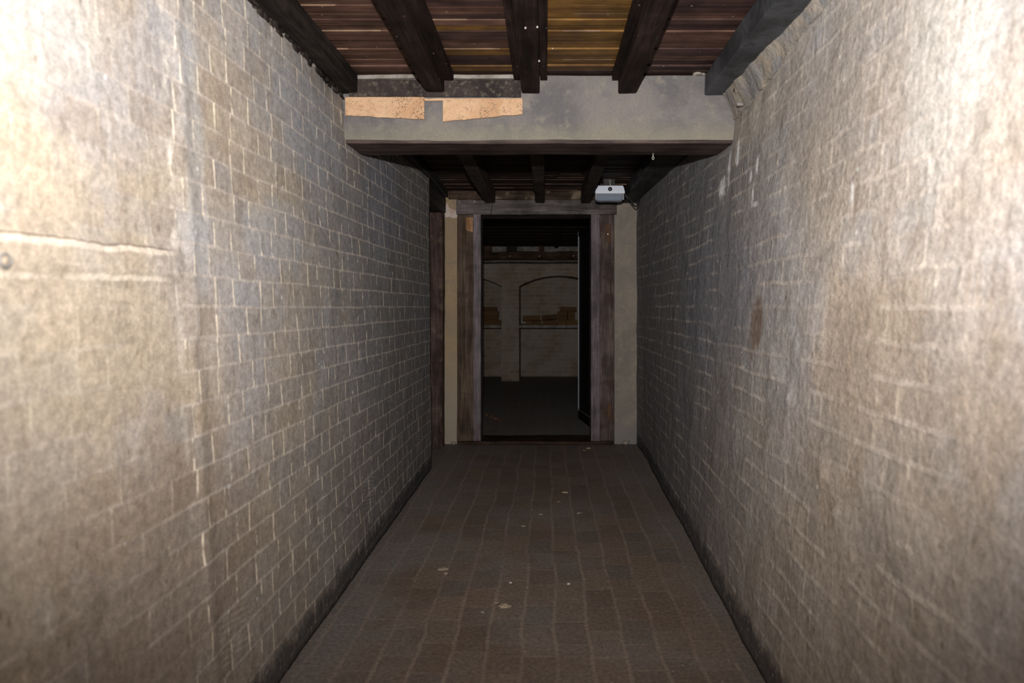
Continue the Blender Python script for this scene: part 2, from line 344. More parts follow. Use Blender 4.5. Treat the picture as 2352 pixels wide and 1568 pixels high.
M_STOP = wood('stop_wood', (0.080, 0.064, 0.066), (0.14, 0.115, 0.120), 'Z', 0.6, 0.4)
M_POST = wood('post_wood', (0.034, 0.018, 0.015), (0.075, 0.047, 0.039), 'Z', 0.7, 0.35, stain=((0.15, 0.11, 0.08), 0.45))
M_SILL = wood('sill_wood', (0.016, 0.010, 0.007), (0.036, 0.024, 0.016), 'X', 0.85, 0.2, stain=((0.045, 0.018, 0.012), 0.7))
M_FRESH = wood('fresh_wood', (0.22, 0.10, 0.04), (0.28, 0.16, 0.09), 'Z', 0.8, 0.2)
M_DOOR = wood('black_door', (0.004, 0.004, 0.004), (0.008, 0.007, 0.007), 'Z', 0.55, 0.3)
M_BLACKW = wood('black_wood', (0.020, 0.019, 0.019), (0.045, 0.040, 0.038), 'Y', 0.6, 0.35)
M_FBEAM = wood('far_beam_wood', (0.034, 0.020, 0.013), (0.070, 0.042, 0.028), 'X', 0.8, 0.2)
# ceiling boards
M_BRED = wood('board_redbrown', (0.040, 0.019, 0.013), (0.088, 0.047, 0.034), 'X', 0.6, 0.4, specks=0.5, rnd_amt=0)
M_BDARK = wood('board_dark', (0.020, 0.010, 0.009), (0.046, 0.025, 0.021), 'X', 0.6, 0.4, specks=0.6, rnd_amt=0)
M_BTAN = wood('board_tan', (0.072, 0.033, 0.008), (0.130, 0.068, 0.018), 'X', 0.55, 0.4, specks=0.4, rnd_amt=0, stain=((0.060, 0.030, 0.017), 0.6))
M_BEDGE = wood('board_pale_lip', (0.10, 0.062, 0.040), (0.20, 0.13, 0.085), 'X', 0.8, 0.2, rnd_amt=0)
M_BREAR = wood('board_rear', (0.022, 0.013, 0.010), (0.055, 0.034, 0.026), 'X', 0.7, 0.35, specks=0.8, rnd_amt=0)
M_BFAR = wood('board_far', (0.020, 0.012, 0.008), (0.040, 0.025, 0.016), 'X', 0.7, 0.3, rnd_amt=0)

def simple(name, col, rough=0.5, metal=0.0, spec=0.5, n=0.15):
    T = NT(name); f = T.noise(T.pos, 60, 3, 0.6)
    return T.done(T.shade(col, T.M('ADD', 1-n, T.M('MULTIPLY', f, 2*n))), rough, f, 0.001, 0.2, spec=spec, metal=metal)
M_HOUSING = simple('white_plastic', (0.62, 0.66, 0.74), 0.45)
M_BLACK = simple('black_rubber', (0.012, 0.012, 0.012), 0.5)
M_RUST = simple('rusted_iron', (0.085, 0.045, 0.025), 0.8, 0.2, 0.3, 0.5)
M_STEEL = simple('bare_steel', (0.55, 0.56, 0.58), 0.3, 1.0)
M_EDGE = simple('worn_metal_strip', (0.20, 0.21, 0.22), 0.6, 0.3)
M_GREYD = simple('grime_grey', (0.16, 0.15, 0.14), 0.8)
M_LEAF = simple('dead_leaf', (0.10, 0.045, 0.025), 0.8)
M_FLAKE = simple('paint_flake', (0.40, 0.34, 0.31), 0.7)
M_GREENPIN = simple('twine', (0.42, 0.44, 0.36), 0.8)
T = NT('clear_ribbed_plastic')
wv = T.M('SINE', T.M('MULTIPLY', T.x, 700.0))
T.b.inputs['Transmission Weight'].default_value = 0.45; T.b.inputs['IOR'].default_value = 1.45
M_LENS = T.done((0.34, 0.39, 0.47), 0.10, wv, 0.0015, 0.5, spec=0.6)
T = NT('yellow_clay_brick')
f = T.noise(T.pos, 25, 4, 0.65); o_ = T.orand()
col = T.mix(o_, (0.065, 0.032, 0.012), (0.135, 0.072, 0.024)); col = T.mix(T.M('MULTIPLY', T.ramp(f, 0.5, 0.7), 0.5), col, (0.13, 0.075, 0.045))
M_BRICK = T.done(col, 0.85, f, 0.006, 0.7)

# floor pavers: columns along Y, staggered
def floor_material():
    T = NT('floor_pavers')
    wx = T.noise(T.pos, 1.7, 2); wy = T.noise(T.pos, 5.0, 2)
    u = T.M('ADD', T.y, T.M('MULTIPLY', T.M('SUBTRACT', wy, 0.5), 0.03)); v = T.M('ADD', T.x, T.M('MULTIPLY', T.M('SUBTRACT', wx, 0.5), 0.05))
    mh, mv, r1, r2 = brickwork(T, u, v, 0.1315, 0.205, 0.1, 0.010, 0.007, v0=0.036-0.1315*20, warp=0.016, flemish=False)
    big = T.noise(T.pos, 1.1, 4, 0.6, 0.3); med = T.noise(T.pos, 9, 4, 0.65); fine = T.noise(T.pos, 60, 4, 0.7); vf = T.noise(T.pos, 240, 2, 0.6)
    col = T.mix(r1, (0.102, 0.072, 0.053), (0.138, 0.100, 0.074))
    col = T.mix(T.M('MULTIPLY', T.ramp(r2, 0.6, 1.0), 0.5), col, (0.10, 0.085, 0.075))
    col = T.mix(T.M('MULTIPLY', T.ramp(big, 0.42, 0.66), 0.65), col, (0.142, 0.125, 0.113))
    col = T.mix(T.M('MULTIPLY', T.ramp(med, 0.5, 0.75), 0.4), col, (0.075, 0.06, 0.05))
    edge = T.ramp(T.M('ADD', T.M('ABSOLUTE', T.M('ADD', T.x, 0.04)), T.M('MULTIPLY', T.M('SUBTRACT', big, 0.5), 0.5)), 0.52, 0.88)
    col = T.mix(T.M('MULTIPLY', edge, 0.5), col, (0.15, 0.138, 0.13))
    col = T.mix(T.M('MULTIPLY', T.ramp(T.M('ADD', T.y, T.M('MULTIPLY', med, 0.4)), 6.75, 7.0), T.ramp(big, 0.3, 0.6, 0.4, 0.9)), col, (0.155, 0.142, 0.130))
    fade = T.ramp(T.noise(T.pos, 2.3, 3), 0.33, 0.60)
    jm = T.M('MULTIPLY', T.M('MAXIMUM', mh, T.M('MULTIPLY', mv, 0.7)), T.M('ADD', 0.35, T.M('MULTIPLY', fade, 0.65)))
    col = T.mix(T.M('MULTIPLY', jm, 0.55), col, (0.215, 0.165, 0.13))
    d, _ = T.vor(T.pos, 11); d = T.M('ADD', d, T.M('MULTIPLY', fine, 0.10))
    col = T.mix(T.M('MULTIPLY', T.ramp(d, 0.085, 0.11, 1, 0), 0.6), col, (0.36, 0.31, 0.25))
    col = T.shade(col, T.ramp(fine, 0.3, 0.7, 0.72, 1.25)); col = T.shade(col, T.ramp(vf, 0.3, 0.7, 0.78, 1.2))
    h = T.M('ADD', T.M('MULTIPLY', med, 0.6), T.M('MULTIPLY', fine, 0.3)); h = T.M('ADD', h, T.M('MULTIPLY', r2, 0.12)); h = T.M('SUBTRACT', h, T.M('MULTIPLY', jm, 0.12))
    return T.done(col, 0.72, h, 0.008, 0.7, spec=0.3)
M_FLOOR = floor_material()
def far_brick():
    T = NT('far_brickwork')
    mh, mv, r1, r2 = brickwork(T, T.x, T.z, 0.075, 0.32, 0.212, 0.007, 0.006, v0=-1, warp=0.006)
    big = T.noise(T.pos, 1.6, 4, 0.6); med = T.noise(T.pos, 8, 4, 0.6); fine = T.noise(T.pos, 40, 3, 0.7)
    col = T.mix(r1, (0.17, 0.13, 0.09), (0.235, 0.185, 0.14)); col = T.mix(T.M('MULTIPLY', T.ramp(big, 0.4, 0.62), 0.7), col, (0.27, 0.235, 0.20))
    col = T.mix(T.M('MULTIPLY', T.ramp(med, 0.52, 0.75), 0.55), col, (0.16, 0.115, 0.08))
    j = T.M('MULTIPLY', T.M('MAXIMUM', mh, mv), T.M('ADD', 0.25, T.M('MULTIPLY', T.ramp(T.noise(T.pos, 2, 2), 0.4, 0.6), 0.75)))
    col = T.mix(T.M('MULTIPLY', j, 0.5), col, (0.44, 0.38, 0.30))
    col = T.shade(col, T.M('ADD', 0.7, T.M('MULTIPLY', fine, 0.6)))
    return T.done(col, 0.85, T.M('ADD', med, T.M('MULTIPLY', j, 0.3)), 0.012, 0.8)
M_FAR = far_brick()
M_DARKROOM = plaster('passage_plaster', (0.22, 0.20, 0.18), (0.17, 0.155, 0.14), None, 2)

# ------------------------------------------------------------------ setting: walls
def lerp(a, b, t): t = max(0.0, min(1.0, t)); return a+(b-a)*t
def xleft(y, z):
    top = lerp(-1.055, -0.945, (y-3.3)/2.2)
    base = -0.925
    return lerp(base, top, z/2.4)
def xright(y, z):
    base = lerp(0.735, 0.855, (y-1.6)/4.2)
    top = lerp(0.97, 0.860, (y-3.5)/2.6)
    return lerp(base, top, z/2.3)
def wall_mesh(fx, y0, y1, z0, z1, sgn, thick, step=0.02, relief=None):
    bm = bmesh.new(); ny = int(round((y1-y0)/step)); nz = int(round((z1-z0)/step)); G = []
    for i in range(ny+1):
        y = y0+(y1-y0)*i/ny; colv = []
        for k in range(nz+1):
            z = z0+(z1-z0)*k/nz; x = fx(y, z)
            x += 0.010*mn.noise(Vector((y*0.9, z*0.9, 3*sgn))) + 0.005*mn.noise(Vector((y*3.2, z*3.2, 9*sgn))) + 0.0022*mn.noise(Vector((y*11, z*11, 5*sgn)))
            if relief: x += relief(y, z)
            colv.append(bm.verts.new((x, y, z)))
        G.append(colv)
    for i in range(ny):
        for k in range(nz):
            f = bm.faces.new((G[i][k], G[i+1][k], G[i+1][k+1], G[i][k+1]))
    be = [e for e in bm.edges if e.is_boundary]
    r = bmesh.ops.extrude_edge_only(bm, edges=be)
    nv = [g for g in r['geom'] if isinstance(g, bmesh.types.BMVert)]
    for v in nv: v.co.x = sgn*thick
    bmesh.ops.contextual_create(bm, geom=[e for e in bm.edges if e.is_boundary])
    for f in bm.faces: f.smooth = abs(f.normal.x) > 0.3
    return bm
def relief_left(y, z):
    h = 0.0
    if y < 1.95:
        e = 0.0025*mn.noise(Vector((y*9, z*9, 0)))
        lo = 1.372 + e*3; hi = 1.432 + 0.012*y/1.2 + e*3
        k = min(1, max(0, (1.90-y)/0.06))
        if lo < z < hi: h += 0.012*k
        # a second dip lower down and a proud rough pilaster edge
        if abs(z-(0.62+0.04*mn.noise(Vector((y*3, 0, 1))))) < 0.012: h -= 0.004*k
    h += 0.006*math.exp(-((y-1.93-0.02*mn.noise(Vector((0, z*6, 2))))/0.03)**2)
    return h
WL = wall_mesh(xleft, -1.5, 5.5, 0.0, 2.52, -1, 1.32, 0.02, relief_left)
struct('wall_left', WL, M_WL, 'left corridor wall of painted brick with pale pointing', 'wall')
def relief_right(y, z):
    h = 0.0
    for (cy, cz, r, a) in ((2.38, 0.98, .03, .012), (2.05, 0.80, .035, .014), (1.92, .72, .02, .012), (1.45, 1.32, .05, .008), (2.6, 1.05, .04, .01), (2.15, 1.18, .03, .008)):
        h -= a*math.exp(-(((y-cy)/r)**2+((z-cz)/(r*.8))**2))
    h -= 0.007*max(0, mn.noise(Vector((y*5.5, z*7, 21))))
    return h
WR = wall_mesh(xright, -1.5, 6.5, 0.0, 2.52, 1, 1.32, 0.02, relief_right)
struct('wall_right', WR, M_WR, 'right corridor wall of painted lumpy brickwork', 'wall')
# floor, one slab through corridor, side passage and far room
bm = bmesh.new(); box(bm, -3.2, 3.2, -1.6, 13.0, -0.15, 0.0)
struct('floor', bm, M_FLOOR, 'worn brown brick paver floor of the corridor and far room', 'floor')
struct('wall_front', B(-1.32, 1.32, -1.7, -1.5, 0, 2.55), M_WR, 'wall closing the corridor behind the viewer', 'wall')

# ceilings of narrow boards running across
JX = [(-1.12, -0.965), (-0.617, -0.522), (-0.125, -0.035), (0.367, 0.460), (0.812, 1.02)]
def boards(y0, y1, z, bays, pick, wmin, wmax, seed, lip=0.35, jog=0.006, mats=None):
    bm = bmesh.new(); r = random.Random(seed)
    y = y0; rows = []
    while y < y1-0.01:
        wd = min(r.uniform(wmin, wmax), y1-y); rows.append((y, wd, r.uniform(0, jog))); y += wd
    for (x0, x1) in bays:
        for (yy, wd, dz) in rows:
            mi = pick(x0, x1, yy, r); dzz = dz+r.uniform(0, 0.0015)
            g = 0.0015
            n0 = len(bm.verts)
            box(bm, x0, x1, yy+g, yy+wd-g, z-dzz, z+0.012, 0, mi)
            bm.verts.ensure_lookup_table()
            tilt = r.uniform(-0.002, 0.004)
            for v in bm.verts[n0:]:
                if v.co.z < z+0.001 and v.co.y > yy+wd*0.5: v.co.z += tilt
            if r.random() < lip:
                a = r.uniform(x0, x0+(x1-x0)*0.4); b = r.uniform(a+0.4*(x1-a), x1)
                box(bm, a, b, yy-0.0018, yy+0.0018, z-dzz-0.0015, z-dzz+0.004, 0, mats-1)
    box(bm, bays[0][0], bays[-1][1], y0, y1, z+0.0125, z+0.05, 0, 1)
    return bm
bays = [(-1.30, -0.57), (-0.57, -0.08), (-0.08, 0.415), (0.415, 1.30)]
def pick_front(x0, x1, y, r):
    k = r.random()
    if x0 < -1: return 0 if k < 0.85 else 1
    if x0 < -0.3: return 2 if k < 0.48 else (1 if k < 0.8 else 0)
    if x0 < 0.2: return 2 if y < 3.42 else 1
    return 1 if k < 0.7 else 0
CEILZ = 2.50
ce = struct('ceiling', boards(-1.5, 3.52, CEILZ, bays, pick_front, 0.045, 0.105, 5, 0.38, 0.009, 4), [M_BRED, M_BDARK, M_BTAN, M_BEDGE],
       'near ceiling of narrow brown and tan boards above the joists', 'ceiling')
REARZ = 2.415
struct('ceiling', boards(3.62, 6.9, REARZ, [(-3.2, -0.57), (-0.57, -0.08), (-0.08, 0.415), (0.415, 1.30)], lambda a,b,c,r: 0, 0.05, 0.11, 9, 0.15, 0.006, 3), [M_BREAR, M_BDARK, M_BEDGE],
       'dark board ceiling beyond the cross beam', 'ceiling')
# far room ceiling: boards with deep grooves
bm = bmesh.new(); y = 6.9; r = random.Random(3)
while y < 13.0:
    box(bm, -3.2, 3.2, y+0.03, min(y+0.40, 13.0), 2.362, 2.42, 0.004); y += 0.43
box(bm, -3.2, 3.2, 6.8, 13.0, 2.39, 2.44)
struct('ceiling', bm, M_BFAR, 'dark ribbed ceiling of the room beyond the doorway', 'ceiling')

# ------------------------------------------------------------------ end wall with doorway (Y 6.48 .. 6.80)
YE = 6.48
DL, DR = at(1050, 0, YE).x, at(1411, 0, YE).x        # outer frame edges
LT = at(0, 460, YE).z; LB = at(0, 493, YE).z
bm = bmesh.new()
box(bm, -0.985, DL, YE, 6.80, 0, 2.40)                      # plaster strip left of frame
box(bm, DL, DR, YE+0.02, 6.80, LT-0.01, 2.40)
wl = struct('wall_back', bm, M_GOLD, 'narrow ochre plastered strip between timber post and door frame', 'wall')
bm = B(DR, 1.32, YE, 6.80, 0, 2.40)
struct('wall_back', bm, M_JPL, 'grey beige plaster strip right of the door frame', 'wall')
struct('wall_back', B(-3.2, -0.985, YE+0.01, 6.80, 0, 2.40), M_DARKROOM, 'end wall of the side passage behind the timber post', 'wall')
# side passage shell
struct('wall_side', B(-3.2, -1.32, 5.20, 5.50, 0, 2.42), M_DARKROOM, 'near wall of the unlit side passage', 'wall')
struct('wall_side', B(-3.3, -3.2, 5.20, 6.80, 0, 2.42), M_DARKROOM, 'end of the unlit side passage', 'wall')
# broken brick patch at top-left of frame
bm = bmesh.new(); p0 = at(1022, 462, YE-0.012); p1 = at(1050, 500, YE-0.012)
pts = [at(a, b, YE-0.012) for a, b in ((1023,462),(1028,468),(1032,478),(1040,481),(1050,484),(1050,500),(1040,501),(1030,498),(1022,500))]
f = bm.faces.new([bm.verts.new(p) for p in pts]); e = bmesh.ops.extrude_face_region(bm, geom=[f])
for g in e['geom']:
    if isinstance(g, bmesh.types.BMVert): g.co.y += 0.016
obj('broken_plaster', bm, M_PINK, wl)
# plaster crust at foot of right strip
# ---- door frame
door = empty('door_1', (0, YE, 0), 'open doorway with dark timber frame at the corridor end', 'door', kind='structure')
def pX(px): return at(px, 0, YE).x
def pZ(py): return at(0, py, YE).z
FY = YE-0.02
obj('lintel', timber(pX(1048), pX(1416), FY, 6.78, LB, LT+0.003, 0.006, 0.004, 1), M_LINTEL, door)
obj('jamb', timber(pX(1050), pX(1087.5), FY+0.004, 6.72, 0.0, LB, 0.006, 0.004, 2), M_JAMB, door)
obj('jamb', timber(pX(1377), pX(1410), FY+0.004, 6.72, 0.0, LB, 0.006, 0.004, 3), M_JAMBR, door)
obj('door_stop', timber(pX(1087.5), pX(1105), FY-0.006, 6.66, 0.03, LB+0.001, 0.003, 0.0015, 4), M_STOP, door)
obj('door_stop', timber(pX(1357), pX(1377), FY-0.006, 6.66, 0.03, LB+0.001, 0.003, 0.0015, 5), M_STOP, door)
sill = obj('threshold', timber(pX(1052), pX(1409), FY-0.03, 6.78, 0.0, 0.032, 0.010, 0.007, 6), M_SILL, door)
lp = obj('strike_plate', B(pX(1389.5), pX(1403), FY-0.008, FY+0.006, pZ(556), pZ(514), 0.002), M_RUST, door)
bm = bmesh.new(); lathe(bm, [(0.0075, 0.0), (0.0075, -0.002), (0.004, -0.004)], 12, 'Y', (pX(1395.5), FY-0.008, pZ(538))); obj('screw', bm, M_STEEL, lp)
bm = bmesh.new(); lathe(bm, [(0.006, 0.0), (0.006, -0.002), (0.003, -0.003)], 12, 'Y', (pX(1395), FY-0.006, pZ(1)) ); bm.free()
ch = B(pX(1071), pX(1087), FY-0.0055, FY+0.01, pZ(534), pZ(500), 0.002)
for v in ch.verts:
    if v.co.z < pZ(533) and v.co.x < pX(1075): v.co.z += 0.02
obj('fresh_wood_patch', ch, M_FRESH, door, label='orange bare wood patch near the top of the left jamb')
hb = B(pX(1394), pX(1404), FY-0.0045, FY+0.01, pZ(958), pZ(925), 0.003); wobble(hb, 0.004, 30, 3)
obj('rusty_repair', hb, M_RUST, door)
# ---- black door leaf, swung into the far room
hx, hy = 0.430, 6.68; ang_end = at(1329.5, 0, 7.22); ex, ey = ang_end.x, 7.22
dvec = Vector((ex-hx, ey-hy, 0)); dl = dvec.length; dn = dvec.normalized(); pn = Vector((dn.y, -dn.x, 0))   # pn towards +x
def leafbox(bm, a0, a1, t0, t1, z0, z1, bev=0.0):
    b2 = bmesh.new(); box(b2, 0, 1, 0, 1, 0, 1)
    for v in b2.verts:
        a = a0+(a1-a0)*v.co.x; t = t0+(t1-t0)*v.co.y; z = z0+(z1-z0)*v.co.z
        v.co = Vector((hx, hy, 0))+dn*a+pn*t+Vector((0,0,z))
    me = bpy.data.meshes.new('t'); b2.to_mesh(me); b2.free(); bm.from_mesh(me); bpy.data.meshes.remove(me)
leaf = bmesh.new(); leafbox(leaf, 0, dl, 0, 0.035, 0.155, 2.10)
lo = obj('door_leaf', leaf, M_DOOR, door, label='black door leaf standing open into the far room')
fr = bmesh.new(); leafbox(fr, 0, dl, -0.008, 0, 0.155, 0.225); leafbox(fr, 0, dl, -0.008, 0, 2.04, 2.10); leafbox(fr, 0, 0.05, -0.008, 0, 0.225, 2.04)
obj('leaf_frame', fr, M_DOOR, lo)
ed = bmesh.new(); leafbox(ed, dl-0.012, dl+0.001, -0.010, -0.001, 0.20, 2.095)
obj('edge_strip', ed, M_EDGE, lo, label='thin worn metal strip on the leaf edge')
ed = bmesh.new(); leafbox(ed, 0, dl, -0.0095, -0.0075, 0.224, 0.229); obj('rail_edge', ed, M_GREYD, lo)

# ------------------------------------------------------------------ timber post at side opening, its dark header
post = timber(pX(986)-0.03, -0.955, 6.28, 6.42, 0.0, 2.17, 0.007, 0.004, 11)
for v in post.verts: pass
obj('timber_post', post, M_POST, label='reddish dark timber post standing at the far left corner of the corridor', cat='post')
hdr = timber(-1.22, -0.945, 5.52, 6.44, 2.175, 2.33, 0.02, 0.006, 12)
obj('timber_header', hdr, M_BLACKW, label='blackened timber header resting on the reddish post over the side opening', cat='beam')

# ------------------------------------------------------------------ cross beam
BY0, BY1 = 3.50, 3.765; BZ0 = 2.150
bm = bmesh.new(); box(bm, -1.16, 1.10, BY0, BY1, BZ0+0.004, 2.487, 0.008)
for i in range(1, 46):
    bmesh.ops.bisect_plane(bm, geom=list(bm.verts)+list(bm.edges)+list(bm.faces), plane_co=(-1.16+2.26*i/46, 0, 0), plane_no=(1,0,0))
for i in range(1, 7):
    bmesh.ops.bisect_plane(bm, geom=list(bm.verts)+list(bm.edges)+list(bm.faces), plane_co=(0, 0, BZ0+i*0.048), plane_no=(0,0,1))
wobble(bm, 0.006, 2.0, 31); wobble(bm, 0.002, 9, 32)
cb = empty('cross_beam', (0, 3.63, BZ0), 'thick grey rendered beam crossing the corridor below the ceiling', 'beam')
obj('render_body', bm, M_BEAM, cb)
sf = timber(-1.12, 1.06, BY0+0.004, BY1-0.004, BZ0-0.012, BZ0+0.012, 0.004, 0.004, 33)
obj('soffit_board', sf, M_SOFFIT, cb, label='dark brown timber underside')
def sheet(pts, y, th):
    bm = bmesh.new(); f = bm.faces.new([bm.verts.new(p) for p in pts]); e = bmesh.ops.extrude_face_region(bm, geom=[f])
    for g in e['geom']:
        if isinstance(g, bmesh.types.BMVert): g.co.y -= th
    return bm
def ragged(x0, x1, ytop, ybot, seed, Y, amp=3.0, n=26, topamp=0.6, botf=None):
    pts = []
    for i in range(n+1):
        px = x0+(x1-x0)*i/n; pts.append(at(px, ytop+topamp*mn.noise(Vector((px*0.05, seed, 0))), Y))
    for i in range(n, -1, -1):
        px = x0+(x1-x0)*i/n; t = i/n; b = ybot if botf is None else botf(t)
        pts.append(at(px, b+amp*mn.noise(Vector((px*0.035, seed+5, 0)))+amp*0.3*mn.noise(Vector((px*0.2, seed+9, 0))), Y))
    return pts
PY = BY0-0.006
tb = sheet(ragged(803, 1197, 184, 223, 2, PY, 1.5), PY, 0.010)
obj('tarred_band', tb, M_TAR, cb, label='rough blackened band along the upper left of the beam')
obj('bare_plaster', sheet(ragged(794, 975, 224, 272, 3, PY, 2.5, botf=lambda t: 266+9*t), PY, 0.009), M_BARE, cb, label='left ochre patch where the render has peeled')
obj('bare_plaster', sheet(ragged(1018, 1200, 227, 270, 5, PY, 2.5, botf=lambda t: 280-17*t), PY, 0.009), M_BARE, cb, label='right ochre patch where the render has peeled')
obj('bare_plaster', sheet(ragged(974, 1019, 227, 232, 7, PY, 0.6, 8), PY, 0.008), M_BARE, cb, label='thin ochre strip joining the two peeled patches')
led = timber(-1.0, -0.10, BY0-0.02, BY0+0.02, 2.466, 2.486, 0.003, 0.004, 8)
obj('mortar_ledge', led, M_WHITE, cb)

# ------------------------------------------------------------------ joists
def joist(x0, x1, y0, y1, z0, z1, m, label, group, seed, taper=None, bev=0.008, amp=0.005):
    return obj('ceiling_joist', timber(x0, x1, y0, y1, z0, z1, bev, amp, seed, taper=taper), m, label=label, cat='joist', group=group)
gF = 'joists under the near ceiling'; gR = 'joists beyond the cross beam'
YJ = BY0+0.012
joist(-1.14, -0.965, -1.45, YJ, 2.395, CEILZ-0.008, M_JOISTL, 'near ceiling joist lying along the left wall', gF, 41, taper=lambda y: 0.0)
joist(-0.617, -0.522, -1.45, YJ, 2.395, CEILZ-0.008, M_JOIST, 'near dark joist second from the left wall, ending above the gap between ochre patches', gF, 42)
joist(-0.125, -0.033, -1.45, YJ, 2.395, CEILZ-0.008, M_JOIST, 'middle near joist with pale paint specks, ending right of the ochre patches', gF, 43)
joist(0.367, 0.462, -1.45, YJ, 2.395, CEILZ-0.008, M_JOIST, 'near dark joist between the tan boards and the grey wrapped joist', gF, 44)
rj = joist(0.812, 1.03, -1.45, YJ, 2.385, CEILZ-0.008, M_BITUM, 'near grey black joist with smooth coating lying along the right wall', gF, 45, bev=0.008)
def batten(parent_x, x0, x1, label):
    par = [o for o in C.objects if o.name.startswith('ceiling_joist') and abs(o.location.x-parent_x) < 0.03 and o.location.y < 2][0]
    obj('side_batten', timber(x0, x1, -1.4, BY0-0.03, 2.452, CEILZ-0.009, 0.003, 0.0015, int(x0*100)+500, step=0.15), M_JOIST, par)
batten(-0.57, -0.521, -0.470, ''); batten(-0.079, -0.165, -0.126, ''); batten(-0.079, -0.032, 0.004, ''); batten(0.4145, 0.333, 0.366, '')
RY0, RY1 = BY1-0.01, YE+0.03
RZ = 2.283
joist(-1.10, -0.925, RY0, YE-0.02, 2.335, REARZ-0.006, M_BLACKW, 'rear joist lying along the left wall beyond the cross beam', gR, 51)
joist(-0.585, -0.485, RY0, RY1, RZ, REARZ-0.006, M_REARJ, 'rear joist meeting the left end of the door lintel', gR, 52)
joist(-0.105, -0.015, RY0, RY1, RZ, REARZ-0.006, M_REARJ, 'rear joist meeting the middle of the door lintel', gR, 53)
joist(0.325, 0.415, RY0, RY1, RZ, REARZ-0.006, M_REARJ, 'rear joist immediately left of the bulkhead lamp', gR, 54)
joist(0.72, 0.98, RY0, YE+0.0, RZ+0.006, REARZ-0.006, M_BLACKW, 'rear joist lying along the right wall beside the lamp cable', gR, 55)
# wall plate over the door
wp = timber(-0.93, 0.80, YE-0.012, YE+0.10, LT+0.006, REARZ-0.012, 0.008, 0.006, 61)
obj('wall_plate', wp, M_PLATE, label='brown timber wall plate with plaster remains above the door lintel', cat='beam')

# ------------------------------------------------------------------ crumbled mortar along the wall tops
def crust(side, y0, y1, seed, zc, mat, label, r0=0.016):
    bm = bmesh.new(); r = random.Random(seed); y = y0
    while y < y1:
        fx = (xleft if side < 0 else xright)(y, zc)
        rr = r.uniform(0.4, 1.5)*r0
        b2 = lump((fx - side*r.uniform(-0.004, 0.010), y, zc+r.uniform(-0.012, 0.012)), (rr*0.7, rr*1.8, rr*1.3), r.random()*50, sub=2, rough=0.6)
        me = bpy.data.meshes.new('t'); b2.to_mesh(me); b2.free(); bm.from_mesh(me); bpy.data.meshes.remove(me)
        y += rr*1.3
    return struct('trim_1' if side < 0 else 'trim_2', bm, mat, label, 'trim', smooth=True)
crust(-1, 1.4, 3.50, 4, 2.372, M_JOISTL, 'crumbled dark mortar edge along the top of the left wall', 0.012)
def fillet():
    bm = bmesh.new(); rows = []; n = 260
    for i in range(n+1):
        y = 1.3+2.21*i/n
        k = 0.35+0.65*max(0, min(1, (y-2.5)/0.7)); k *= 1+0.45*mn.noise(Vector((y*4, 4, 0)))+0.15*mn.noise(Vector((y*13, 9, 0)))
        zl = 2.375-0.115*k; xj = xright(y, 2.38)-0.015-0.055*k*(1+0.35*mn.noise(Vector((y*9, 1, 0))))
        row = []
        for q in range(9):
            t = q/8; z = 2.392*(1-t)+zl*t; x = xj*(1-t)**1.3+(xright(y, zl)-0.008)*(1-(1-t)**1.3)
            w_ = 0.010*mn.noise(Vector((y*7, z*12, 3)))+0.003*mn.noise(Vector((y*30, z*40, 8)))
            row.append(bm.verts.new((x-w_, y, z+w_*0.5)))
        row.append(bm.verts.new((xright(y, zl)+0.04, y, zl-0.004))); row.append(bm.verts.new((xright(y, 2.39)+0.03, y, 2.395)))
        rows.append(row)
    for i in range(n):
        m = len(rows[0])
        for q in range(m): bm.faces.new((rows[i][q], rows[i+1][q], rows[i+1][(q+1)%m], rows[i][(q+1)%m]))
    bm.faces.new(rows[0]); bm.faces.new(rows[-1])
    return bm
struct('trim_2', fillet(), M_MORTAR, 'rough beige mortar packed between the grey joist and the right wall', 'trim')
# ragged mortar pad under the end of the grey joist
def corner_pad():
    bm = bmesh.new()
    for i, (px, py, s) in enumerate(((1690,214,.020),(1702,204,.026),(1712,192,.022),(1698,226,.020),(1682,222,.016),(1668,214,.012),(1652,208,.011),(1722,182,.022),(1734,170,.02),(1700,240,.014))):
        Y = 3.47 if px < 1700 else 3.30
        p = at(px, py, Y); b2 = lump((p.x, p.y, p.z-s*0.5), (s*1.2, s*1.2, s), i*3.3, sub=2, rough=0.7)
        me = bpy.data.meshes.new('t'); b2.to_mesh(me); b2.free(); bm.from_mesh(me); bpy.data.meshes.remove(me)
    return bm
struct('trim_3', corner_pad(), M_MORTAR, 'lumpy mortar in the corner below the end of the grey joist', 'trim', smooth=True)

bm = lump((at(1606, 172, 3.47).x, 3.49, 2.484), (0.030, 0.02, 0.034), 12, sub=3, rough=0.8)
obj('mortar_clump', bm, M_MORTAR, smooth=True, label='beige mortar clump on top of the cross beam beside the grey joist', cat='rubble')
# ------------------------------------------------------------------ bulkhead lamp
LY = 5.95
lamp0 = at(1399, 462, LY); lz = at(0, 446, LY).z
lamp = empty('bulkhead_lamp', (lamp0.x, LY, lz-0.06), 'white bulkhead lamp with clear cover under the ceiling near the door', 'lamp')
hb = bmesh.new(); hw, hd = 0.128, 0.055; ht = 0.068
rings = []
for (sx, sy, zz) in ((1.0, 1.0, 0), (1.0, 1.0, 0.012), (0.90, 0.85, ht-0.004), (0.88, 0.82, ht)):
    rings.append([hb.verts.new((lamp0.x+0.004+a*hw*sx, LY+b*hd*sy, lz+zz)) for a, b in ((-1,-1),(1,-1),(1,1),(-1,1))])
for i in range(3):
    for k in range(4): hb.faces.new((rings[i][k], rings[i][(k+1)%4], rings[i+1][(k+1)%4], rings[i+1][k]))
hb.faces.new(rings[0]); hb.faces.new(rings[-1])
bmesh.ops.bevel(hb, geom=list(hb.edges), offset=0.004, segments=2, affect='EDGES')
obj('housing', hb, M_HOUSING, lamp)
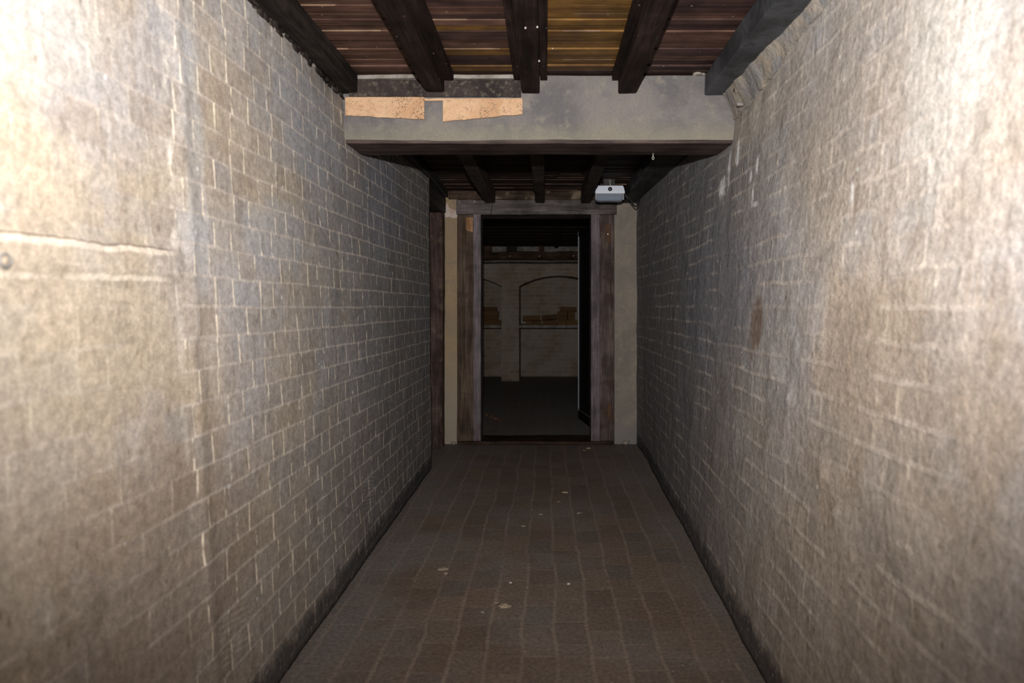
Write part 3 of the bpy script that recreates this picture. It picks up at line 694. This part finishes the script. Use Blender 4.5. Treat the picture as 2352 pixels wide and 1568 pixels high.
cv = bmesh.new(); n = 14; top = []; bot = []
def rr(hw, hd, r, z):
    out = []
    for (cx, cy, a0) in ((hw-r, hd-r, 0), (-hw+r, hd-r, 90), (-hw+r, -hd+r, 180), (hw-r, -hd+r, 270)):
        for k in range(5):
            a = math.radians(a0+k*22.5); out.append(Vector((lamp0.x+cx+r*math.cos(a), LY+cy+r*math.sin(a), z)))
    return out
prof = [(0.120, 0.050, 0.0), (0.120, 0.050, -0.045), (0.112, 0.044, -0.060), (0.09, 0.03, -0.066)]
rs = [[cv.verts.new(p) for p in rr(a, b, 0.02, lz+c)] for a, b, c in prof]
for i in range(3):
    for k in range(20): cv.faces.new((rs[i][k], rs[i][(k+1)%20], rs[i+1][(k+1)%20], rs[i+1][k]))
cv.faces.new(rs[0]); cv.faces.new(rs[-1])
obj('clear_cover', cv, M_LENS, lamp, smooth=False)
rm = bmesh.new(); box(rm, lamp0.x-0.124, lamp0.x+0.124, LY-0.053, LY+0.053, lz-0.010, lz-0.001, 0.003); obj('rim', rm, M_EDGE, lamp)
tu = bmesh.new(); tube(tu, [(lamp0.x-0.09, LY, lz-0.03), (lamp0.x+0.09, LY, lz-0.03)], 0.011, 12); obj('bulb_tube', tu, M_HOUSING, lamp)
for s in (-1, 1):
    obj('clip', B(lamp0.x+s*0.118-0.006, lamp0.x+s*0.118+0.006, LY-0.062, LY-0.05, lz-0.058, lz-0.004, 0.002), M_EDGE, lamp)
kb = bmesh.new(); lathe(kb, [(0.017, -0.045), (0.019, -0.052), (0.017, -0.06), (0.010, -0.064)], 20, 'Y', (at(1400, 0, LY).x, LY, at(0, 436.5, LY).z)); obj('knob', kb, M_BLACK, lamp, smooth=True)
hk = bmesh.new(); hx0 = at(1400.5, 0, LY).x
tube(hk, [(hx0, LY-0.058, lz+0.05), (hx0, LY-0.055, lz+0.075), (hx0, LY-0.03, lz+0.10), (hx0, LY-0.01, REARZ)], 0.0035, 8); obj('hanging_strap', hk, M_GREENPIN, lamp)
bk = B(lamp0.x-0.05, lamp0.x+0.05, LY-0.02, LY+0.03, lz+ht-0.004, REARZ, 0.003); obj('mounting_block', bk, M_BLACKW, lamp)
# cable: two strands sagging to the right and rising along the joist
def smoothpts(P, n=6):
    out = []
    for i in range(len(P)-1):
        p0 = P[max(i-1,0)]; p1 = P[i]; p2 = P[i+1]; p3 = P[min(i+2,len(P)-1)]
        for k in range(n):
            t = k/n; out.append(0.5*((2*p1)+(-p0+p2)*t+(2*p0-5*p1+4*p2-p3)*t*t+(-p0+3*p1-3*p2+p3)*t**3))
    out.append(P[-1]); return out
cab = bmesh.new()
tube(cab, smoothpts([at(1434, 444, 5.95), at(1442, 453, 5.95), at(1452, 466, 5.93), at(1460, 474, 5.9), at(1465, 468, 5.88), at(1468, 455, 5.85), at(1473, 440, 5.75), at(1476, 425, 5.6), at(1473, 402, 5.35), at(1471, 388, 5.1)]), 0.0052, 8)
obj('lamp_cable', cab, M_BLACK, smooth=True, label='thicker black cable looping from the lamp to the right wall joist', cat='cable', group='cables beside the bulkhead lamp')
cab = bmesh.new()
tube(cab, smoothpts([at(1433, 449, 5.86), at(1445, 457, 5.85), at(1455, 464, 5.84), at(1461, 466, 5.82), at(1463, 458, 5.80), at(1465, 446, 5.74), at(1466, 430, 5.58), at(1465, 412, 5.38)]), 0.0034, 8)
obj('lamp_cable', cab, M_BLACK, smooth=True, label='thinner inner black cable looping from the lamp', cat='cable', group='cables beside the bulkhead lamp')
# wire hook under beam
hk = bmesh.new(); c = at(1500, 357, 3.72); ring = [c+Vector((0.0055*math.sin(a), 0, -0.006-0.016*(1-math.cos(a))/2)) for a in [i*2*math.pi/14 for i in range(14)]]
tube(hk, ring, 0.0014, 6, closed=True); tube(hk, [c+Vector((0,0,-0.006)), c+Vector((0,0,0.012))], 0.0016, 6)
obj('wire_loop', hk, M_GREENPIN, label='tiny wire loop hanging from the underside of the cross beam', cat='hook')
# thin twine over the door lintel
tw = bmesh.new(); tube(tw, [at(1131, 466, 6.43), at(1129.5, 480, 6.435), at(1127, 491, 6.44), at(1126, 494, 6.445)], 0.003, 6)
obj('dangling_wire', tw, M_BLACK, label='short dark wire dangling in front of the door lintel', cat='wire')
# bright nails on lintel
def nail(p, r, label, group, m=M_STEEL, ax='Y'):
    bm = bmesh.new(); lathe(bm, [(r, 0.004), (r, -0.001), (r*0.6, -0.003)], 12, ax, p)
    return obj('nail', bm, m, label=label, cat='nail', group=group)
nail(at(1055.5, 463.5, FY-0.001), 0.004, 'small dull nail head at the left end of the door lintel', 'nails in the door lintel', M_CHALK)
nail(at(1090, 462.5, FY-0.001), 0.006, 'bright nail head in the door lintel', 'nails in the door lintel', M_CHALK)
# hanging paint flakes / webs
def flake(px, py, Y, wpx, hpx, label, seed):
    c = at(px, py, Y); s = Y/F; bm = lump((0,0,0), (wpx*s/2, 0.003, hpx*s/2), seed, sub=2, rough=0.5)
    for v in bm.verts: v.co = v.co*1.0
    for v in bm.verts: v.co += c
    return obj('plaster_flake', bm, M_FLAKE, label=label, cat='flake')
def boardY(py, h=1.195): return h*F/(VY-py)
flake(1347, 47, boardY(47), 7, 12, 'pale flake hanging from the tan boards right of the middle joist', 1)
fy = 1.1*F/(VY-62)
flake(1207, 66, 2.66, 4, 6, 'pale flake on the underside of the middle joist, left one of the near pair', 2)
flake(1234, 64, 2.66, 4, 6, 'pale flake on the underside of the middle joist, right one of the near pair', 3)
flake(1238, 142, 3.05, 4, 6, 'pale flake on the right arris of the middle joist', 4)
flake(1471, 160, 3.16, 5, 13, 'pinkish flake under the dark joist right of the tan boards', 5)
flake(798, 173, 3.44, 9, 4, 'bright shred on the left wall joist near the cross beam', 6)
# round bolt in the left wall band
bx = xleft(1.235, 1.39)
bl = empty('wall_bolt', (bx+0.004, 1.235, 1.375), 'round rusty bolt end in the raised band of the left wall', 'bolt')
bm = bmesh.new(); tube(bm, [(bx+0.013, 1.245+0.0125*math.cos(a), 1.385+0.0115*math.sin(a)) for a in [i*2*math.pi/20 for i in range(20)]], 0.0032, 8, closed=True); obj('ring', bm, M_GREYD, bl, smooth=True)
bm = bmesh.new(); lathe(bm, [(0.009, -0.006), (0.009, 0.013), (0.006, 0.017)], 18, 'X', (bx, 1.245, 1.385)); obj('bolt_head', bm, M_CRUMB, bl, smooth=True)

# ------------------------------------------------------------------ crumbs on the floor
def crumb(px, py, wpx, label, seed, m=M_CRUMB, hf=0.35, group='plaster crumbs on the corridor floor'):
    Y = CAMZ*F/(py-VY); s = Y/F*wpx/2; p = at(px, py, Y)
    bm = lump((p.x, p.y, 0.0), (s, s*0.8, s*hf), seed, sub=3, rough=0.5)
    return obj('plaster_crumb', bm, m, smooth=True, label=label, cat='crumb', group=group)
crumb(1352, 1030, 11, 'pale crumb in front of the door threshold, bigger of the two', 1)
crumb(1342, 1034, 6, 'smaller pale crumb in front of the door threshold', 2)
crumb(1017, 1307, 24, 'flat pale crumb left of the floor centre, biggest on the left half', 3, hf=0.18)
crumb(1024, 1317, 10, 'little crumb just below the flat pale crumb on the left half', 4)
crumb(1160, 1392, 28, 'flat pale crumb nearest the bottom centre of the floor', 5, hf=0.2)
crumb(1140, 1384, 11, 'little crumb upper left of the nearest flat crumb', 6, hf=0.25)
crumb(1108, 1406, 9, 'little crumb lower left of the nearest flat crumb', 7, hf=0.3)
crumb(1298, 1131, 14, 'pale crumb farthest up the scatter right of the floor centre', 8, hf=0.25)
crumb(1242, 1181, 10, 'thin crumb at the left of the scatter right of the floor centre', 9, hf=0.2)
crumb(1330, 1178, 11, 'thin crumb at the right of the scatter right of the floor centre', 10, hf=0.2)
crumb(1202, 1208, 10, 'isolated thin crumb below the scatter', 11, hf=0.2)
crumb(1283, 1152, 8, 'tiny crumb inside the scatter right of the floor centre', 12, hf=0.25)
crumb(1306, 1341, 7, 'tiny greenish crumb right of the two flat crumbs', 13, M_CHALK)
crumb(1173, 1338, 6, 'tiny crumb between the two flat crumbs', 14, M_CHALK)
# crusts at the foot of the right plaster strip and the left strip
for (px, py, wpx, lb) in ((1437, 1005, 14, 'broken plaster crust at the foot of the right plaster strip'), (1041, 1013, 10, 'broken plaster crust at the foot of the left ochre strip')):
    Y = YE-0.02; s = wpx*Y/F/2; p = at(px, py+6, Y)
    bm = lump((p.x, p.y, 0.0), (s, 0.02, s*1.0), px, sub=2, rough=0.8)
    obj('plaster_rubble', bm, M_MORTAR, smooth=True, label=lb, cat='rubble')

# ------------------------------------------------------------------ far room
FWY = 12.0; FB = 12.8
def arch(xc, half, spring, rise, x):
    R = (half*half+rise*rise)/(2*rise); t = x-xc
    return spring+math.sqrt(max(R*R-t*t, 0))-(R-rise)
bm = bmesh.new(); box(bm, -3.2, 3.2, FB, FB+0.2, 0, 2.45)
niches = [(-1.50, 0.71), (0.23, 0.71), (1.96, 0.71)]
SP, RI = 1.667, 0.185
edges_x = [-3.2]
for xc, hf_ in niches: edges_x += [xc-hf_, xc+hf_]
edges_x.append(3.2)
for i in range(0, len(edges_x), 2):
    b2 = bmesh.new(); box(b2, edges_x[i], edges_x[i+1], FWY, FB, 0, 2.45)
    me = bpy.data.meshes.new('t'); b2.to_mesh(me); b2.free(); bm.from_mesh(me); bpy.data.meshes.remove(me)
for xc, hf_ in niches:
    n = 28
    for k in range(n):
        a = xc-hf_+2*hf_*k/n; b = xc-hf_+2*hf_*(k+1)/n
        za, zb = arch(xc, hf_, SP, RI, a), arch(xc, hf_, SP, RI, b)
        q = [bm.verts.new(p) for p in ((a,FWY,za),(b,FWY,zb),(b,FB,zb),(a,FB,za),(a,FWY,2.45),(b,FWY,2.45),(b,FB,2.45),(a,FB,2.45))]
        for idx in ((0,3,2,1),(0,1,5,4),(2,3,7,6),(4,5,6,7)): bm.faces.new([q[j] for j in idx])
bmesh.ops.remove_doubles(bm, verts=bm.verts, dist=0.0001)
struct('wall_far', bm, M_FAR, 'brick wall with arched recesses at the back of the far room', 'wall')
struct('wall_far_left', B(-3.4, -3.2, 6.8, 13.0, 0, 2.45), M_DARKROOM, 'left wall of the far room', 'wall')
struct('wall_far_right', B(3.2, 3.4, 6.8, 13.0, 0, 2.45), M_DARKROOM, 'right wall of the far room', 'wall')
struct('wall_back', B(1.32, 3.2, 6.5, 6.8, 0, 2.45), M_DARKROOM, 'front wall of the far room right of the corridor', 'wall')
# shelves in the recesses
SHZ = 0.985
for i, (xc, hf_) in enumerate(niches[:2]):
    bm = timber(xc-hf_+0.001, xc+hf_-0.001, FWY+0.02, FB-0.005, SHZ-0.055, SHZ, 0.004, 0.002, 70+i, step=0.15)
    obj('recess_shelf', bm, M_WHITE, label=('pale shelf slab in the left arched recess', 'pale shelf slab in the right arched recess')[i], cat='shelf', group='shelf slabs in the arched recesses')
# loose bricks on the shelves
BX, BYY, BZ = 0.310, 0.150, 0.078
def base_brick():
    bm = bmesh.new(); box(bm, -BX/2, BX/2, -BYY/2, BYY/2, 0, BZ, 0.005)
    bmesh.ops.subdivide_edges(bm, edges=[e for e in bm.edges if e.calc_length() > 0.1], cuts=4)
    wobble(bm, 0.003, 14, 77)
    me = bpy.data.meshes.new('loose_brick'); bm.to_mesh(me); bm.free(); me.materials.append(M_BRICK)
    o = bpy.data.objects.new('loose_brick', me); C.objects.link(o); return o
proto = base_brick(); first = True
YB = 12.20
def brick(px0, px1, level, label, group, header=False, tilt=0.0, dz=0.0):
    global first
    o = proto if first else proto.copy()
    if not first: C.objects.link(o)
    first = False
    s = YB/F; xc = ((px0+px1)/2-VX)*s
    o.location = (xc, YB+0.02, SHZ+0.001+level*(BZ+0.0015)+dz)
    wd = (px1-px0)*s
    o.rotation_euler = (0, tilt, math.radians(90) if header else 0)
    if header: o.scale = (1, wd/BYY, 1)
    else: o.scale = (wd/BX, 1, 1)
    return tag(o, label, 'brick', group)
gL = 'loose bricks stacked in the left recess'; gRr = 'loose bricks stacked in the right recess'
for k, (a, b, lb) in enumerate(((1100, 1141, 'bottom yellow brick of the stack in the left recess'), (1103, 1144.5, 'second brick from the shelf in the left recess stack'),
                                (1105, 1146, 'dark reddish brick second from the top in the left recess stack'), (1101, 1141, 'top bright yellow brick of the left recess stack'))):
    brick(a, b, k, lb, gL)
brick(1142, 1152, 0, 'brick end beside the pier, right of the bottom brick in the left recess', gL, header=True)
brick(1208.5, 1224, 0, 'brick end at the far left of the bottom course in the right recess', gRr, header=True)
brick(1225, 1243, 0, 'brick end second from the left in the bottom course of the right recess', gRr, header=True)
brick(1201, 1241, 1, 'long brick lying across the two leftmost brick ends in the right recess', gRr, tilt=-0.03, dz=0.005)
brick(1246.5, 1262, 0, 'dark brick end third from the left in the bottom course of the right recess', gRr, header=True)
brick(1263, 1280, 0, 'yellow brick end fourth from the left in the bottom course of the right recess', gRr, header=True)
brick(1244.5, 1280, 1, 'tilted long brick leaning up towards the tall stack in the right recess', gRr, tilt=-0.10, dz=0.015)
brick(1281.5, 1300, 0, 'bottom left brick end of the tall stack in the right recess', gRr, header=True)
brick(1301, 1327, 0, 'bottom right bright yellow brick of the tall stack in the right recess', gRr)
brick(1281.5, 1301.5, 1, 'second course left brick end of the tall stack in the right recess', gRr, header=True)
brick(1303, 1320, 1, 'second course right brick end of the tall stack in the right recess', gRr, header=True)
brick(1281, 1302, 2, 'third course left brick end of the tall stack in the right recess', gRr, header=True)
brick(1303, 1320, 2, 'third course right brick end of the tall stack in the right recess', gRr, header=True)
brick(1286, 1324, 3, 'long brick lying on top of the tall stack in the right recess', gRr)
# far beam, added shade strip under it, corbels, ceiling batten
fz = lambda py, Y: CAMZ-(py-VY)/F*Y
fb = timber(-3.19, 3.19, FWY-0.16, FWY-0.002, fz(598, 11.9), fz(578, 11.9), 0.03, 0.018, 81, step=0.12)
obj('wooden_beam', fb, M_FBEAM, label='long brown beam along the top of the far brick wall', cat='beam')
fb2 = timber(-3.19, 3.19, FWY-0.07, FWY-0.002, fz(605.5, 11.95), fz(600.5, 11.95), 0.008, 0.008, 82, step=0.12)  # dark strip added as the shade beneath the beam
obj('beam_shade_strip', fb2, M_BLACKW, label='thin dark strip added for the shade under the long far beam', cat='batten')
ws = B(-3.19, 3.19, FWY-0.03, FWY-0.001, fz(577, 11.97), 2.361, 0.003)
struct('trim_4', ws, M_WHITE, 'whitewashed strip between the far beam and the far ceiling', 'trim')
for (a, b, t, bt, m, lb) in ((1164, 1187, 566, 577, M_DOOR, 'black block above the far beam, left of the pier'), (1238, 1250, 566, 578, M_FBEAM, 'brown joist end above the far beam right of the pier'),
                       (1088, 1130, 566, 578, M_FBEAM, 'wide brown joist end above the far beam at the left of the doorway')):
    s = 11.93/F
    obj('joist_end', timber((a-VX)*s, (b-VX)*s, FWY-0.15, FWY-0.031, fz(bt, 11.85), 2.361, 0.004, 0.003, a), m, label=lb, cat='joist', group='joist ends above the far beam')
obj('ceiling_batten', timber(0.14, 0.21, 6.85, FWY-0.16, 2.325, 2.361, 0.004, 0.003, 90, step=0.2), M_FBEAM, label='thin brown batten running along the far room ceiling', cat='batten')
for (px, py, lb) in ((1171, 588, 'pale peg on the long far beam, leftmost of three'), (1239, 588, 'pale peg on the long far beam, middle of three'), (1317, 587.5, 'pale peg on the long far beam, rightmost of three')):
    nail(at(px, py, FWY-0.175), 0.010, lb, 'pegs on the far beam', M_CHALK)
# leaf litter just past the threshold
lf = bmesh.new()
for k, (px, py, w_) in enumerate(((1120, 955, 8), (1130, 958, 7), (1138, 963, 14), (1148, 967, 12))):
    Y = CAMZ*F/(py-VY)+0.0; Y = min(Y, 8.2); p = at(px, py, Y); b2 = lump((p.x, p.y, 0.0), (w_*Y/F/1.6, 0.05, 0.018), k, sub=2, rough=0.9)
    me = bpy.data.meshes.new('t'); b2.to_mesh(me); b2.free(); lf.from_mesh(me); bpy.data.meshes.remove(me)
obj('dead_leaf_litter', lf, M_LEAF, label='small heap of dry brown leaf litter on the far floor left of centre', cat='litter', kind='stuff')
